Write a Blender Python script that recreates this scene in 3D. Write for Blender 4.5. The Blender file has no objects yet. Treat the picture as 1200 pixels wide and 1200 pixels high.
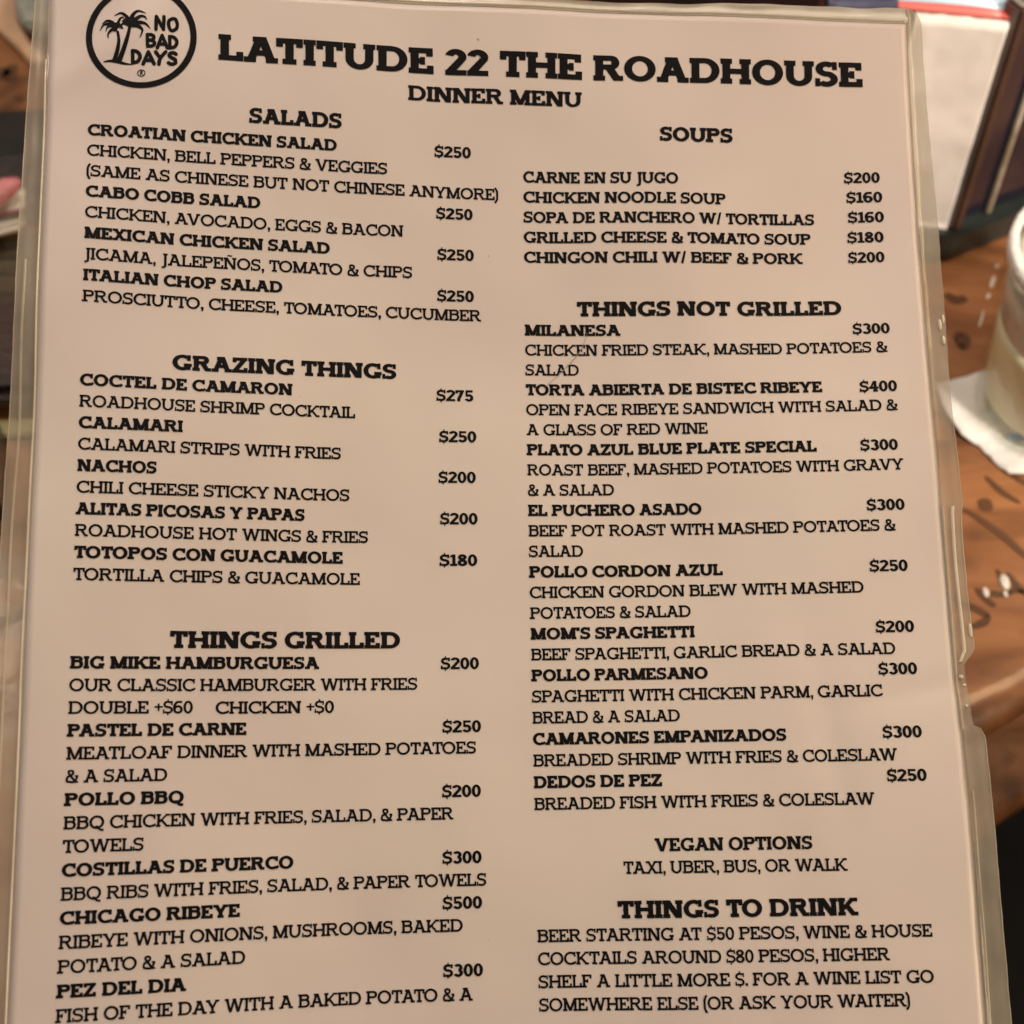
import bpy, bmesh, math, random
from mathutils import Vector, noise
random.seed(7)
R = math.radians
S = bpy.context.scene
COL = S.collection

# ------------------------------------------------------------------ camera, world, lamps, exposure
CAM_H = 0.45            # metres above the table top
PITCH = R(52)           # camera looks down by this much
cd = bpy.data.cameras.new('camera')
cam = bpy.data.objects.new('camera', cd)
COL.objects.link(cam)
cam.location = (0, 0, CAM_H)
cam.rotation_euler = (R(90) - PITCH, 0, 0)
cd.sensor_width = 36
cd.lens = 36 * 1700 / 1200
cd.clip_start = 0.01
cd.clip_end = 50
cd.dof.use_dof = True
cd.dof.focus_distance = 0.352
cd.dof.aperture_fstop = 17
S.camera = cam

w = bpy.data.worlds.new('World')
S.world = w
w.use_nodes = True
w.node_tree.nodes['Background'].inputs[0].default_value = (1.0, 0.79, 0.58, 1)
w.node_tree.nodes['Background'].inputs[1].default_value = 0.16

def lamp(name, kind, loc, target, power, col, size=0.1, size_y=None):
    d = bpy.data.lights.new(name, kind)
    o = bpy.data.objects.new(name, d)
    COL.objects.link(o)
    o.location = loc
    d.energy = power
    d.color = col
    if kind == 'AREA':
        d.size = size
        if size_y:
            d.shape = 'RECTANGLE'
            d.size_y = size_y
    else:
        d.shadow_soft_size = size
    o.rotation_euler = (Vector(target) - Vector(loc)).to_track_quat('-Z', 'Y').to_euler()
    return o

lamp('ceiling_lamp', 'AREA', (-0.02, 0.50, 1.2), (0.02, 0.25, 0.15), 5.35, (1.0, 0.815, 0.70), 0.35)
lamp('warm_fill', 'AREA', (0.52, 0.36, 0.62), (0.12, 0.18, 0.1), 1.3, (1.0, 0.70, 0.40), 0.2)  # unseen fill, added to warm and brighten the menu's lower right
lamp('front_fill', 'AREA', (0.50, -0.05, 0.28), (0.17, 0.20, -0.02), 0.85, (1.0, 0.74, 0.48), 0.12)  # added out of view to light the lower table edge and menu corner
lamp('bulb_lamp', 'POINT', (0.66, 1.47, 0.92), (0.2, 0.5, 0), 15, (1.0, 0.86, 0.66), 0.022)
sp = lamp('spot_fill', 'SPOT', (0.62, -0.45, 1.25), (0.272, 0.475, 0.03), 95, (1.0, 0.89, 0.77), 0.05)  # unseen narrow spot added to brighten caddy, glass and napkin
sp.data.spot_size = R(14.2)
sp.data.spot_blend = 0.3
lamp('left_bulb_lamp', 'AREA', (-0.50, 0.72, 0.66), (-0.1, 0.3, 0.2), 0.8, (1.0, 0.80, 0.62), 0.12)

S.view_settings.view_transform = 'Standard'
S.view_settings.look = 'None'
S.view_settings.exposure = 0.0
S.view_settings.gamma = 1.0
S.view_settings.use_curve_mapping = False

# ------------------------------------------------------------------ helpers
def tag(o, label=None, cat=None, kind=None, group=None):
    if label: o['label'] = label
    if cat: o['category'] = cat
    if kind: o['kind'] = kind
    if group: o['group'] = group
    return o

def thing(name, loc, label, cat, group=None):
    o = bpy.data.objects.new(name, None)
    o.empty_display_size = 0.02
    COL.objects.link(o)
    o.location = loc
    return tag(o, label, cat, None, group)

def mesh_obj(name, verts, faces, mat, parent=None, smooth=False):
    """verts are world positions; with a parent they are kept in place"""
    me = bpy.data.meshes.new(name)
    org = Vector((0, 0, 0))
    p = parent
    while p is not None:
        org += p.location
        p = p.parent
    me.from_pydata([Vector(v) - org for v in verts], [], faces)
    me.update()
    me.materials.append(mat)
    if smooth:
        for f in me.polygons:
            f.use_smooth = True
    o = bpy.data.objects.new(name, me)
    COL.objects.link(o)
    if parent is not None:
        o.parent = parent
    return o

def bm_obj(name, bm, mat, parent=None, smooth=False):
    bm.verts.ensure_lookup_table()
    bm.verts.index_update()
    o = mesh_obj(name, [v.co.copy() for v in bm.verts], [[v.index for v in f.verts] for f in bm.faces], mat, parent, smooth)
    bm.free()
    return o

def sock(n, *names):
    for k in names:
        if k in n.inputs:
            return n.inputs[k]

def material(name, base, rough=0.5, coat=0.0, coat_rough=0.2, spec=0.5):
    m = bpy.data.materials.new(name)
    m.use_nodes = True
    b = m.node_tree.nodes['Principled BSDF']
    b.inputs['Base Color'].default_value = (*base, 1)
    b.inputs['Roughness'].default_value = rough
    b.inputs['Coat Weight'].default_value = coat
    b.inputs['Coat Roughness'].default_value = coat_rough
    b.inputs['Specular IOR Level'].default_value = spec
    return m

def nodes(m):
    return m.node_tree.nodes, m.node_tree.links, m.node_tree.nodes['Principled BSDF']

def add_noise(m, c1, c2, scale, detail=4, stretch=(1, 1, 1), bump=0.0, bump_scale=None, lo=0.35, hi=0.65, bump_dist=0.002):
    n, l, b = nodes(m)
    tc = n.new('ShaderNodeTexCoord')
    mp = n.new('ShaderNodeMapping')
    mp.inputs['Scale'].default_value = stretch
    l.new(tc.outputs['Object'], mp.inputs['Vector'])
    tx = n.new('ShaderNodeTexNoise')
    tx.inputs['Scale'].default_value = scale
    tx.inputs['Detail'].default_value = detail
    l.new(mp.outputs['Vector'], tx.inputs['Vector'])
    cr = n.new('ShaderNodeValToRGB')
    cr.color_ramp.elements[0].position = lo
    cr.color_ramp.elements[1].position = hi
    cr.color_ramp.elements[0].color = (*c1, 1)
    cr.color_ramp.elements[1].color = (*c2, 1)
    l.new(tx.outputs['Fac'], cr.inputs['Fac'])
    l.new(cr.outputs['Color'], b.inputs['Base Color'])
    if bump:
        t2 = n.new('ShaderNodeTexNoise')
        t2.inputs['Scale'].default_value = bump_scale or scale
        t2.inputs['Detail'].default_value = detail
        l.new(mp.outputs['Vector'], t2.inputs['Vector'])
        bp = n.new('ShaderNodeBump')
        bp.inputs['Strength'].default_value = bump
        bp.inputs['Distance'].default_value = bump_dist
        l.new(t2.outputs['Fac'], bp.inputs['Height'])
        l.new(bp.outputs['Normal'], b.inputs['Normal'])
    return m

# ------------------------------------------------------------------ menu data: fitted bend of the sheet and the printed lines in millimetres
SURF = [(2, 0, -17.5304), (1, 1, -6.5189), (0, 2, -8.4609), (3, 0, 8.3504), (2, 1, -8.0356), (1, 2, -0.0486), (4, 0, 4.9635), (3, 1, 2.8321), (2, 2, 5.8351), (1, 3, 2.9067), (0, 3, 3.0656), (5, 0, -5.5561), (4, 1, 3.2170)]
ROT = [[0.996326, 0.017289, -0.083881], [-0.002463, 0.984791, 0.173724], [0.085609, -0.172879, 0.981216]]
TRA = [-3.111, 12.375, 352.568]
LINES = [
    ('t', 'LATITUDE 22 THE ROADHOUSE', 40.13, 203.47, 17.72),
    ('s', 'DINNER MENU', 86.37, 130.28, 24.6),
    ('h', 'SALADS', 47.59, 69.96, 32.9),
    ('n', 'CROATIAN CHICKEN SALAD', 9.82, 68.76, 38.53),
    ('d', 'CHICKEN, BELL PEPPERS & VEGGIES', 9.82, 81.12, 43.63),
    ('d', '(SAME AS CHINESE BUT NOT CHINESE ANYMORE)', 9.82, 108.9, 48.76),
    ('n', 'CABO COBB SALAD', 9.82, 50.32, 53.9),
    ('d', 'CHICKEN, AVOCADO, EGGS & BACON', 9.82, 85.06, 59.05),
    ('n', 'MEXICAN CHICKEN SALAD', 9.82, 67.05, 64.19),
    ('d', 'JICAMA, JALEPEÑOS, TOMATO & CHIPS', 9.82, 87.22, 69.34),
    ('n', 'ITALIAN CHOP SALAD', 9.82, 55.67, 74.47),
    ('d', 'PROSCIUTTO, CHEESE, TOMATOES, CUCUMBER', 9.82, 104.3, 79.57),
    ('p', '$250', 92.9, 102.05, 38.43),
    ('p', '$250', 93.27, 102.41, 54.04),
    ('p', '$250', 93.49, 102.64, 64.38),
    ('p', '$250', 93.42, 102.57, 74.73),
    ('h', 'SOUPS', 150.13, 169.02, 32.96),
    ('n', 'CARNE EN SU JUGO', 115.25, 154.66, 43.95),
    ('n', 'CHICKEN NOODLE SOUP', 115.25, 166.88, 49.03),
    ('n', 'SOPA DE RANCHERO W/ TORTILLAS', 115.25, 189.67, 54.12),
    ('n', 'GRILLED CHEESE & TOMATO SOUP', 115.25, 188.57, 59.23),
    ('n', 'CHINGON CHILI W/ BEEF & PORK', 115.25, 186.31, 64.32),
    ('p', '$200', 197.76, 206.9, 43.11),
    ('p', '$160', 198.16, 207.31, 48.3),
    ('p', '$160', 198.34, 207.48, 53.57),
    ('p', '$180', 197.96, 207.12, 58.88),
    ('p', '$200', 197.88, 207.04, 64.19),
    ('h', 'THINGS NOT GRILLED', 128.45, 195.4, 77.95),
    ('n', 'MILANESA', 115.25, 139.31, 82.95),
    ('p', '$300', 197.84, 207.03, 83.11),
    ('d', 'CHICKEN FRIED STEAK, MASHED POTATOES &', 115.25, 206.0, 88.02),
    ('d', 'SALAD', 115.25, 128.65, 93.09),
    ('n', 'TORTA ABIERTA DE BISTEC RIBEYE', 115.25, 189.17, 98.16),
    ('p', '$400', 198.45, 207.59, 98.31),
    ('d', 'OPEN FACE RIBEYE SANDWICH WITH SALAD &', 115.25, 207.31, 103.24),
    ('d', 'A GLASS OF RED WINE', 115.25, 160.2, 108.31),
    ('n', 'PLATO AZUL BLUE PLATE SPECIAL', 115.25, 186.85, 113.38),
    ('p', '$300', 197.54, 206.68, 113.39),
    ('d', 'ROAST BEEF, MASHED POTATOES WITH GRAVY', 115.25, 207.65, 118.46),
    ('d', '& A SALAD', 115.25, 136.58, 123.53),
    ('n', 'EL PUCHERO ASADO', 115.25, 157.88, 128.61),
    ('p', '$300', 197.98, 207.12, 128.56),
    ('d', 'BEEF POT ROAST WITH MASHED POTATOES &', 115.25, 204.53, 133.67),
    ('d', 'SALAD', 115.25, 128.51, 138.73),
    ('n', 'POLLO CORDON AZUL', 115.25, 162.39, 143.78),
    ('p', '$250', 197.63, 206.78, 143.69),
    ('d', 'CHICKEN GORDON BLEW WITH MASHED', 115.25, 195.82, 148.8),
    ('d', 'POTATOES & SALAD', 115.25, 154.19, 153.82),
    ('n', 'MOM’S SPAGHETTI', 115.25, 154.9, 158.83),
    ('p', '$200', 198.01, 207.16, 158.56),
    ('d', 'BEEF SPAGHETTI, GARLIC BREAD & A SALAD', 115.25, 202.26, 163.83),
    ('n', 'POLLO PARMESANO', 115.25, 157.5, 168.84),
    ('p', '$300', 197.83, 206.98, 168.7),
    ('d', 'SPAGHETTI WITH CHICKEN PARM, GARLIC', 115.25, 198.32, 173.85),
    ('d', 'BREAD & A SALAD', 115.25, 150.36, 178.86),
    ('n', 'CAMARONES EMPANIZADOS', 115.25, 174.94, 183.88),
    ('p', '$300', 197.48, 206.64, 183.66),
    ('d', 'BREADED SHRIMP WITH FRIES & COLESLAW', 115.25, 200.46, 188.92),
    ('n', 'DEDOS DE PEZ', 115.25, 145.45, 193.96),
    ('p', '$250', 197.66, 206.82, 193.76),
    ('d', 'BREADED FISH WITH FRIES & COLESLAW', 115.25, 194.39, 199.01),
    ('c', 'VEGAN OPTIONS', 143.09, 179.4, 208.9),
    ('e', 'TAXI, UBER, BUS, OR WALK', 135.65, 187.09, 213.92),
    ('h', 'THINGS TO DRINK', 133.95, 188.83, 223.9),
    ('d', 'BEER STARTING AT $50 PESOS, WINE & HOUSE', 115.25, 205.36, 228.9),
    ('d', 'COCKTAILS AROUND $80 PESOS, HIGHER', 115.25, 195.27, 233.96),
    ('d', 'SHELF A LITTLE MORE $. FOR A WINE LIST GO', 115.25, 204.95, 239.02),
    ('d', 'SOMEWHERE ELSE (OR ASK YOUR WAITER)', 115.25, 199.18, 244.08),
    ('h', 'GRAZING THINGS', 30.29, 83.23, 94.8),
    ('n', 'COCTEL DE CAMARON', 9.82, 58.24, 99.8),
    ('p', '$275', 93.04, 102.2, 99.93),
    ('d', 'ROADHOUSE SHRIMP COCKTAIL', 9.82, 73.22, 104.87),
    ('n', 'CALAMARI', 9.82, 33.01, 109.94),
    ('p', '$250', 93.64, 102.79, 110.26),
    ('d', 'CALAMARI STRIPS WITH FRIES', 9.82, 69.79, 115.0),
    ('n', 'NACHOS', 9.82, 27.33, 120.07),
    ('p', '$200', 93.38, 102.53, 120.4),
    ('d', 'CHILI CHEESE STICKY NACHOS', 9.82, 71.85, 125.13),
    ('n', 'ALITAS PICOSAS Y PAPAS', 9.82, 61.26, 130.19),
    ('p', '$200', 93.7, 102.85, 130.62),
    ('d', 'ROADHOUSE HOT WINGS & FRIES', 9.82, 76.3, 135.25),
    ('n', 'TOTOPOS CON GUACAMOLE', 9.82, 70.32, 140.31),
    ('p', '$180', 93.49, 102.64, 140.78),
    ('d', 'TORTILLA CHIPS & GUACAMOLE', 9.82, 74.37, 145.38),
    ('h', 'THINGS GRILLED', 31.07, 83.9, 160.59),
    ('n', 'BIG MIKE HAMBURGUESA', 9.82, 64.9, 165.41),
    ('p', '$200', 93.56, 102.7, 165.69),
    ('d', 'OUR CLASSIC HAMBURGER WITH FRIES', 9.82, 87.93, 170.47),
    ('d', 'DOUBLE +$60', 9.82, 36.38, 175.52),
    ('x', 'CHICKEN +$0', 41.43, 68.38, 175.69),
    ('n', 'PASTEL DE CARNE', 9.82, 48.42, 180.56),
    ('p', '$250', 93.83, 102.97, 180.62),
    ('d', 'MEATLOAF DINNER WITH MASHED POTATOES', 9.82, 101.69, 185.61),
    ('d', '& A SALAD', 9.82, 31.2, 190.65),
    ('n', 'POLLO BBQ', 9.82, 34.93, 195.7),
    ('p', '$200', 93.58, 102.72, 195.63),
    ('d', 'BBQ CHICKEN WITH FRIES, SALAD, & PAPER', 9.82, 96.18, 200.75),
    ('d', 'TOWELS', 9.82, 26.67, 205.8),
    ('n', 'COSTILLAS DE PUERCO', 9.82, 59.36, 210.87),
    ('p', '$300', 93.51, 102.65, 210.78),
    ('d', 'BBQ RIBS WITH FRIES, SALAD, & PAPER TOWELS', 9.82, 103.65, 215.93),
    ('n', 'CHICAGO RIBEYE', 9.82, 47.73, 221.0),
    ('p', '$500', 93.46, 102.6, 221.0),
    ('d', 'RIBEYE WITH ONIONS, MUSHROOMS, BAKED', 9.82, 98.06, 226.07),
    ('d', 'POTATO & A SALAD', 9.82, 49.05, 231.15),
    ('n', 'PEZ DEL DIA', 9.82, 36.55, 236.22),
    ('p', '$300', 93.43, 102.57, 235.99),
    ('d', 'FISH OF THE DAY WITH A BAKED POTATO & A', 9.82, 100.13, 241.27),
]

# ------------------------------------------------------------------ materials
def wood_mat():
    m = material('varnished_wood', (0.25, 0.11, 0.045), 0.42, 0.55, 0.16)
    n, l, b = nodes(m)
    tc = n.new('ShaderNodeTexCoord')
    mp = n.new('ShaderNodeMapping')
    mp.inputs['Rotation'].default_value = (0, 0, R(24))
    mp.inputs['Scale'].default_value = (1.0, 5.5, 5.5)
    l.new(tc.outputs['Object'], mp.inputs['Vector'])
    wv = n.new('ShaderNodeTexNoise')
    wv.inputs['Scale'].default_value = 9
    wv.inputs['Detail'].default_value = 6
    wv.inputs['Distortion'].default_value = 0.9
    l.new(mp.outputs['Vector'], wv.inputs['Vector'])
    cr = n.new('ShaderNodeValToRGB')
    e = cr.color_ramp.elements
    e[0].position = 0.30
    e[0].color = (0.150, 0.058, 0.022, 1)
    e[1].position = 0.72
    e[1].color = (0.43, 0.20, 0.082, 1)
    x = e.new(0.5)
    x.color = (0.29, 0.120, 0.046, 1)
    l.new(wv.outputs['Fac'], cr.inputs['Fac'])
    sp = n.new('ShaderNodeTexNoise')
    sp.inputs['Scale'].default_value = 26
    sp.inputs['Detail'].default_value = 2
    l.new(tc.outputs['Object'], sp.inputs['Vector'])
    c2 = n.new('ShaderNodeValToRGB')
    c2.color_ramp.elements[0].position = 0.30
    c2.color_ramp.elements[1].position = 0.42
    c2.color_ramp.elements[0].color = (0.35, 0.32, 0.30, 1)
    c2.color_ramp.elements[1].color = (1, 1, 1, 1)
    l.new(sp.outputs['Fac'], c2.inputs['Fac'])
    mx = n.new('ShaderNodeMix')
    mx.data_type = 'RGBA'
    mx.blend_type = 'MULTIPLY'
    mx.inputs[0].default_value = 1.0
    l.new(cr.outputs['Color'], mx.inputs[6])
    l.new(c2.outputs['Color'], mx.inputs[7])
    l.new(mx.outputs[2], b.inputs['Base Color'])
    t2 = n.new('ShaderNodeTexNoise')
    t2.inputs['Scale'].default_value = 38
    t2.inputs['Detail'].default_value = 3
    l.new(tc.outputs['Object'], t2.inputs['Vector'])
    bp = n.new('ShaderNodeBump')
    bp.inputs['Strength'].default_value = 0.35
    bp.inputs['Distance'].default_value = 0.003
    l.new(t2.outputs['Fac'], bp.inputs['Height'])
    l.new(bp.outputs['Normal'], b.inputs['Normal'])
    l.new(bp.outputs['Normal'], b.inputs['Coat Normal'])
    return m

M_WOOD = wood_mat()
M_BURN = material('burnt_groove', (0.105, 0.046, 0.020), 0.4, 0.5, 0.2)
M_PAPER = add_noise(material('menu_paper', (0.74, 0.70, 0.66), 0.55, 0.40, 0.30),
                    (0.735, 0.655, 0.640), (0.800, 0.742, 0.690), 11, 3, bump=0.45, bump_scale=22, bump_dist=0.0016)
M_INK = material('black_ink', (0.003, 0.0028, 0.004), 0.65, 0.0, 0.30, 0.16)
M_SMUDGE = material('pale_crease', (0.42, 0.37, 0.32), 0.6)

def film_mat(name, base, alpha_lo, alpha_hi, rough):
    m = bpy.data.materials.new(name)
    m.use_nodes = True
    n, l, b = nodes(m)
    b.inputs['Base Color'].default_value = (*base, 1)
    b.inputs['Roughness'].default_value = rough
    b.inputs['Specular IOR Level'].default_value = 0.6
    b.inputs['Coat Weight'].default_value = 0.6
    b.inputs['Coat Roughness'].default_value = 0.06
    out = n['Material Output']
    tr = n.new('ShaderNodeBsdfTransparent')
    tr.inputs['Color'].default_value = (0.95, 0.93, 0.88, 1)
    ms = n.new('ShaderNodeMixShader')
    tc = n.new('ShaderNodeTexCoord')
    mp = n.new('ShaderNodeMapping')
    mp.inputs['Scale'].default_value = (1.0, 0.5, 0.5)
    l.new(tc.outputs['Object'], mp.inputs['Vector'])
    t = n.new('ShaderNodeTexNoise')
    t.inputs['Scale'].default_value = 90
    t.inputs['Detail'].default_value = 4
    l.new(mp.outputs['Vector'], t.inputs['Vector'])
    mr = n.new('ShaderNodeMapRange')
    mr.inputs['From Min'].default_value = 0.35
    mr.inputs['From Max'].default_value = 0.65
    mr.inputs['To Min'].default_value = alpha_lo
    mr.inputs['To Max'].default_value = alpha_hi
    l.new(t.outputs['Fac'], mr.inputs['Value'])
    l.new(mr.outputs['Result'], ms.inputs['Fac'])
    bp = n.new('ShaderNodeBump')
    bp.inputs['Strength'].default_value = 0.5
    bp.inputs['Distance'].default_value = 0.0006
    t3 = n.new('ShaderNodeTexNoise')
    t3.inputs['Scale'].default_value = 60
    l.new(tc.outputs['Object'], t3.inputs['Vector'])
    l.new(t3.outputs['Fac'], bp.inputs['Height'])
    l.new(bp.outputs['Normal'], b.inputs['Normal'])
    l.new(bp.outputs['Normal'], b.inputs['Coat Normal'])
    l.new(tr.outputs[0], ms.inputs[1])
    l.new(b.outputs[0], ms.inputs[2])
    l.new(ms.outputs[0], out.inputs['Surface'])
    return m

M_FILM = film_mat('clear_plastic_film', (0.50, 0.455, 0.37), 0.46, 0.68, 0.30)
M_TOPFILM = film_mat('lit_creased_film', (0.85, 0.83, 0.76), 0.80, 0.97, 0.22)  # sleeve film again, base brightened for light scattered by the top creases
M_SEAM = film_mat('plastic_seam', (0.72, 0.66, 0.54), 0.45, 0.75, 0.25)
M_BRIGHT = film_mat('lit_plastic_seam', (0.90, 0.84, 0.70), 0.7, 0.95, 0.07)  # both seam plastics paler than the film, painting in light caught on ridges

# ------------------------------------------------------------------ the curved menu sheet (paper millimetres u right, v down)
FWD = Vector((0, math.cos(PITCH), -math.sin(PITCH)))
DWN = Vector((0, -math.sin(PITCH), -math.cos(PITCH)))
RGT = Vector((1, 0, 0))

def ripple(u, v):
    """small waves of the limp laminated sheet, in millimetres"""
    a = 0.22 * math.sin(u / 19 + 0.6 * math.sin(v / 40)) * math.sin(v / 47 + 1.0)
    a += 1.15 * noise.noise(Vector((u / 34, v / 52, 2.3)))
    a += 0.26 * noise.noise(Vector((u / 15, v / 24, 7.1)))
    # fold lines: top left corner, lower right
    d = (v - 24) * 0.78 + (u - 4) * 0.62
    a += 0.55 * math.exp(-(d / 3.6) ** 2) * math.exp(-((u - 8) / 22) ** 2)
    d = (u - 186) - 0.10 * (v - 190)
    a -= 0.55 * math.exp(-(d / 4.0) ** 2) * math.exp(-((v - 186) / 22) ** 2)
    d = (v - 172) + 0.22 * (u - 210)
    a -= 0.50 * math.exp(-(d / 2.6) ** 2) * math.exp(-((u - 212) / 16) ** 2)
    return a

def sheet(u, v, lift=0.0, rip=True):
    """world position of a point on the menu; lift is in mm towards the reader"""
    a, b = (u - 108) / 108, (v - 140) / 140
    h = sum(c * a ** i * b ** j for i, j, c in SURF) - lift
    if rip:
        h -= ripple(u, v)
    x, y = u - 108, v - 140
    q = [ROT[k][0] * x + ROT[k][1] * y + ROT[k][2] * h + TRA[k] for k in range(3)]
    return Vector((0, 0, CAM_H)) + (RGT * q[0] + DWN * q[1] + FWD * q[2]) * 0.001

# ------------------------------------------------------------------ slab serif lettering, cap height 1
class Pen:
    def __init__(self, V, H, T, e):
        self.V, self.H, self.T, self.e = V, H, T, e
        self.hw = V / 2 + e
        self.P = []
        self.A = []          # strips as polygons
    def poly(self, *p): self.P.append(list(p))
    def rect(self, x0, y0, x1, y1): self.P.append([(x0, y0), (x1, y0), (x1, y1), (x0, y1)])
    def stem(self, xc, y0=0, y1=1): self.rect(xc - self.V / 2, y0, xc + self.V / 2, y1)
    def slab(self, xc, top, left=True, right=True, ex=0.0):
        y0, y1 = (1 - self.T, 1) if top else (0, self.T)
        h = self.hw + ex
        self.rect(xc - (h if left else self.V / 2), y0, xc + (h if right else self.V / 2), y1)
    def diag(self, xb, xt, wd, y0=0, y1=1):
        self.P.append([(xb - wd / 2, y0), (xb + wd / 2, y0), (xt + wd / 2, y1), (xt - wd / 2, y1)])
    def arc(self, cx, cy, rx, ry, a0, a1, V=None, H=None, n=28):
        V = V or self.V
        H = H or self.H
        pr = None
        n = max(6, int(n * abs(a1 - a0) / 360) + 2)
        for k in range(n + 1):
            t = R(a0 + (a1 - a0) * k / n)
            o = (cx + rx * math.cos(t), cy + ry * math.sin(t))
            i = (cx + (rx - V) * math.cos(t), cy + (ry - H) * math.sin(t))
            if pr: self.P.append([pr[0], o, i, pr[1]])
            pr = (o, i)
    def path(self, pts, V=None, H=None, n=6, taper=None):
        V = V or self.V
        H = H or self.H
        c = []
        m = len(pts)
        for k in range(m - 1):
            p0, p1, p2, p3 = pts[max(k - 1, 0)], pts[k], pts[k + 1], pts[min(k + 2, m - 1)]
            for s in range(n):
                t = s / n
                c.append(tuple(0.5 * (2 * p1[d] + (p2[d] - p0[d]) * t + (2 * p0[d] - 5 * p1[d] + 4 * p2[d] - p3[d]) * t * t
                                      + (3 * p1[d] - p0[d] - 3 * p2[d] + p3[d]) * t ** 3) for d in (0, 1)))
        c.append(tuple(pts[-1]))
        pr = None
        for k in range(len(c)):
            a, b = c[max(k - 1, 0)], c[min(k + 1, len(c) - 1)]
            dx, dy = b[0] - a[0], b[1] - a[1]
            L = math.hypot(dx, dy) or 1e-9
            dx, dy = dx / L, dy / L
            wd = math.sqrt((H * dx) ** 2 + (V * dy) ** 2)
            if taper: wd *= taper(k / (len(c) - 1))
            o = (c[k][0] - dy * wd / 2, c[k][1] + dx * wd / 2)
            i = (c[k][0] + dy * wd / 2, c[k][1] - dx * wd / 2)
            if pr: self.P.append([pr[0], o, i, pr[1]])
            pr = (o, i)

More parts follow.
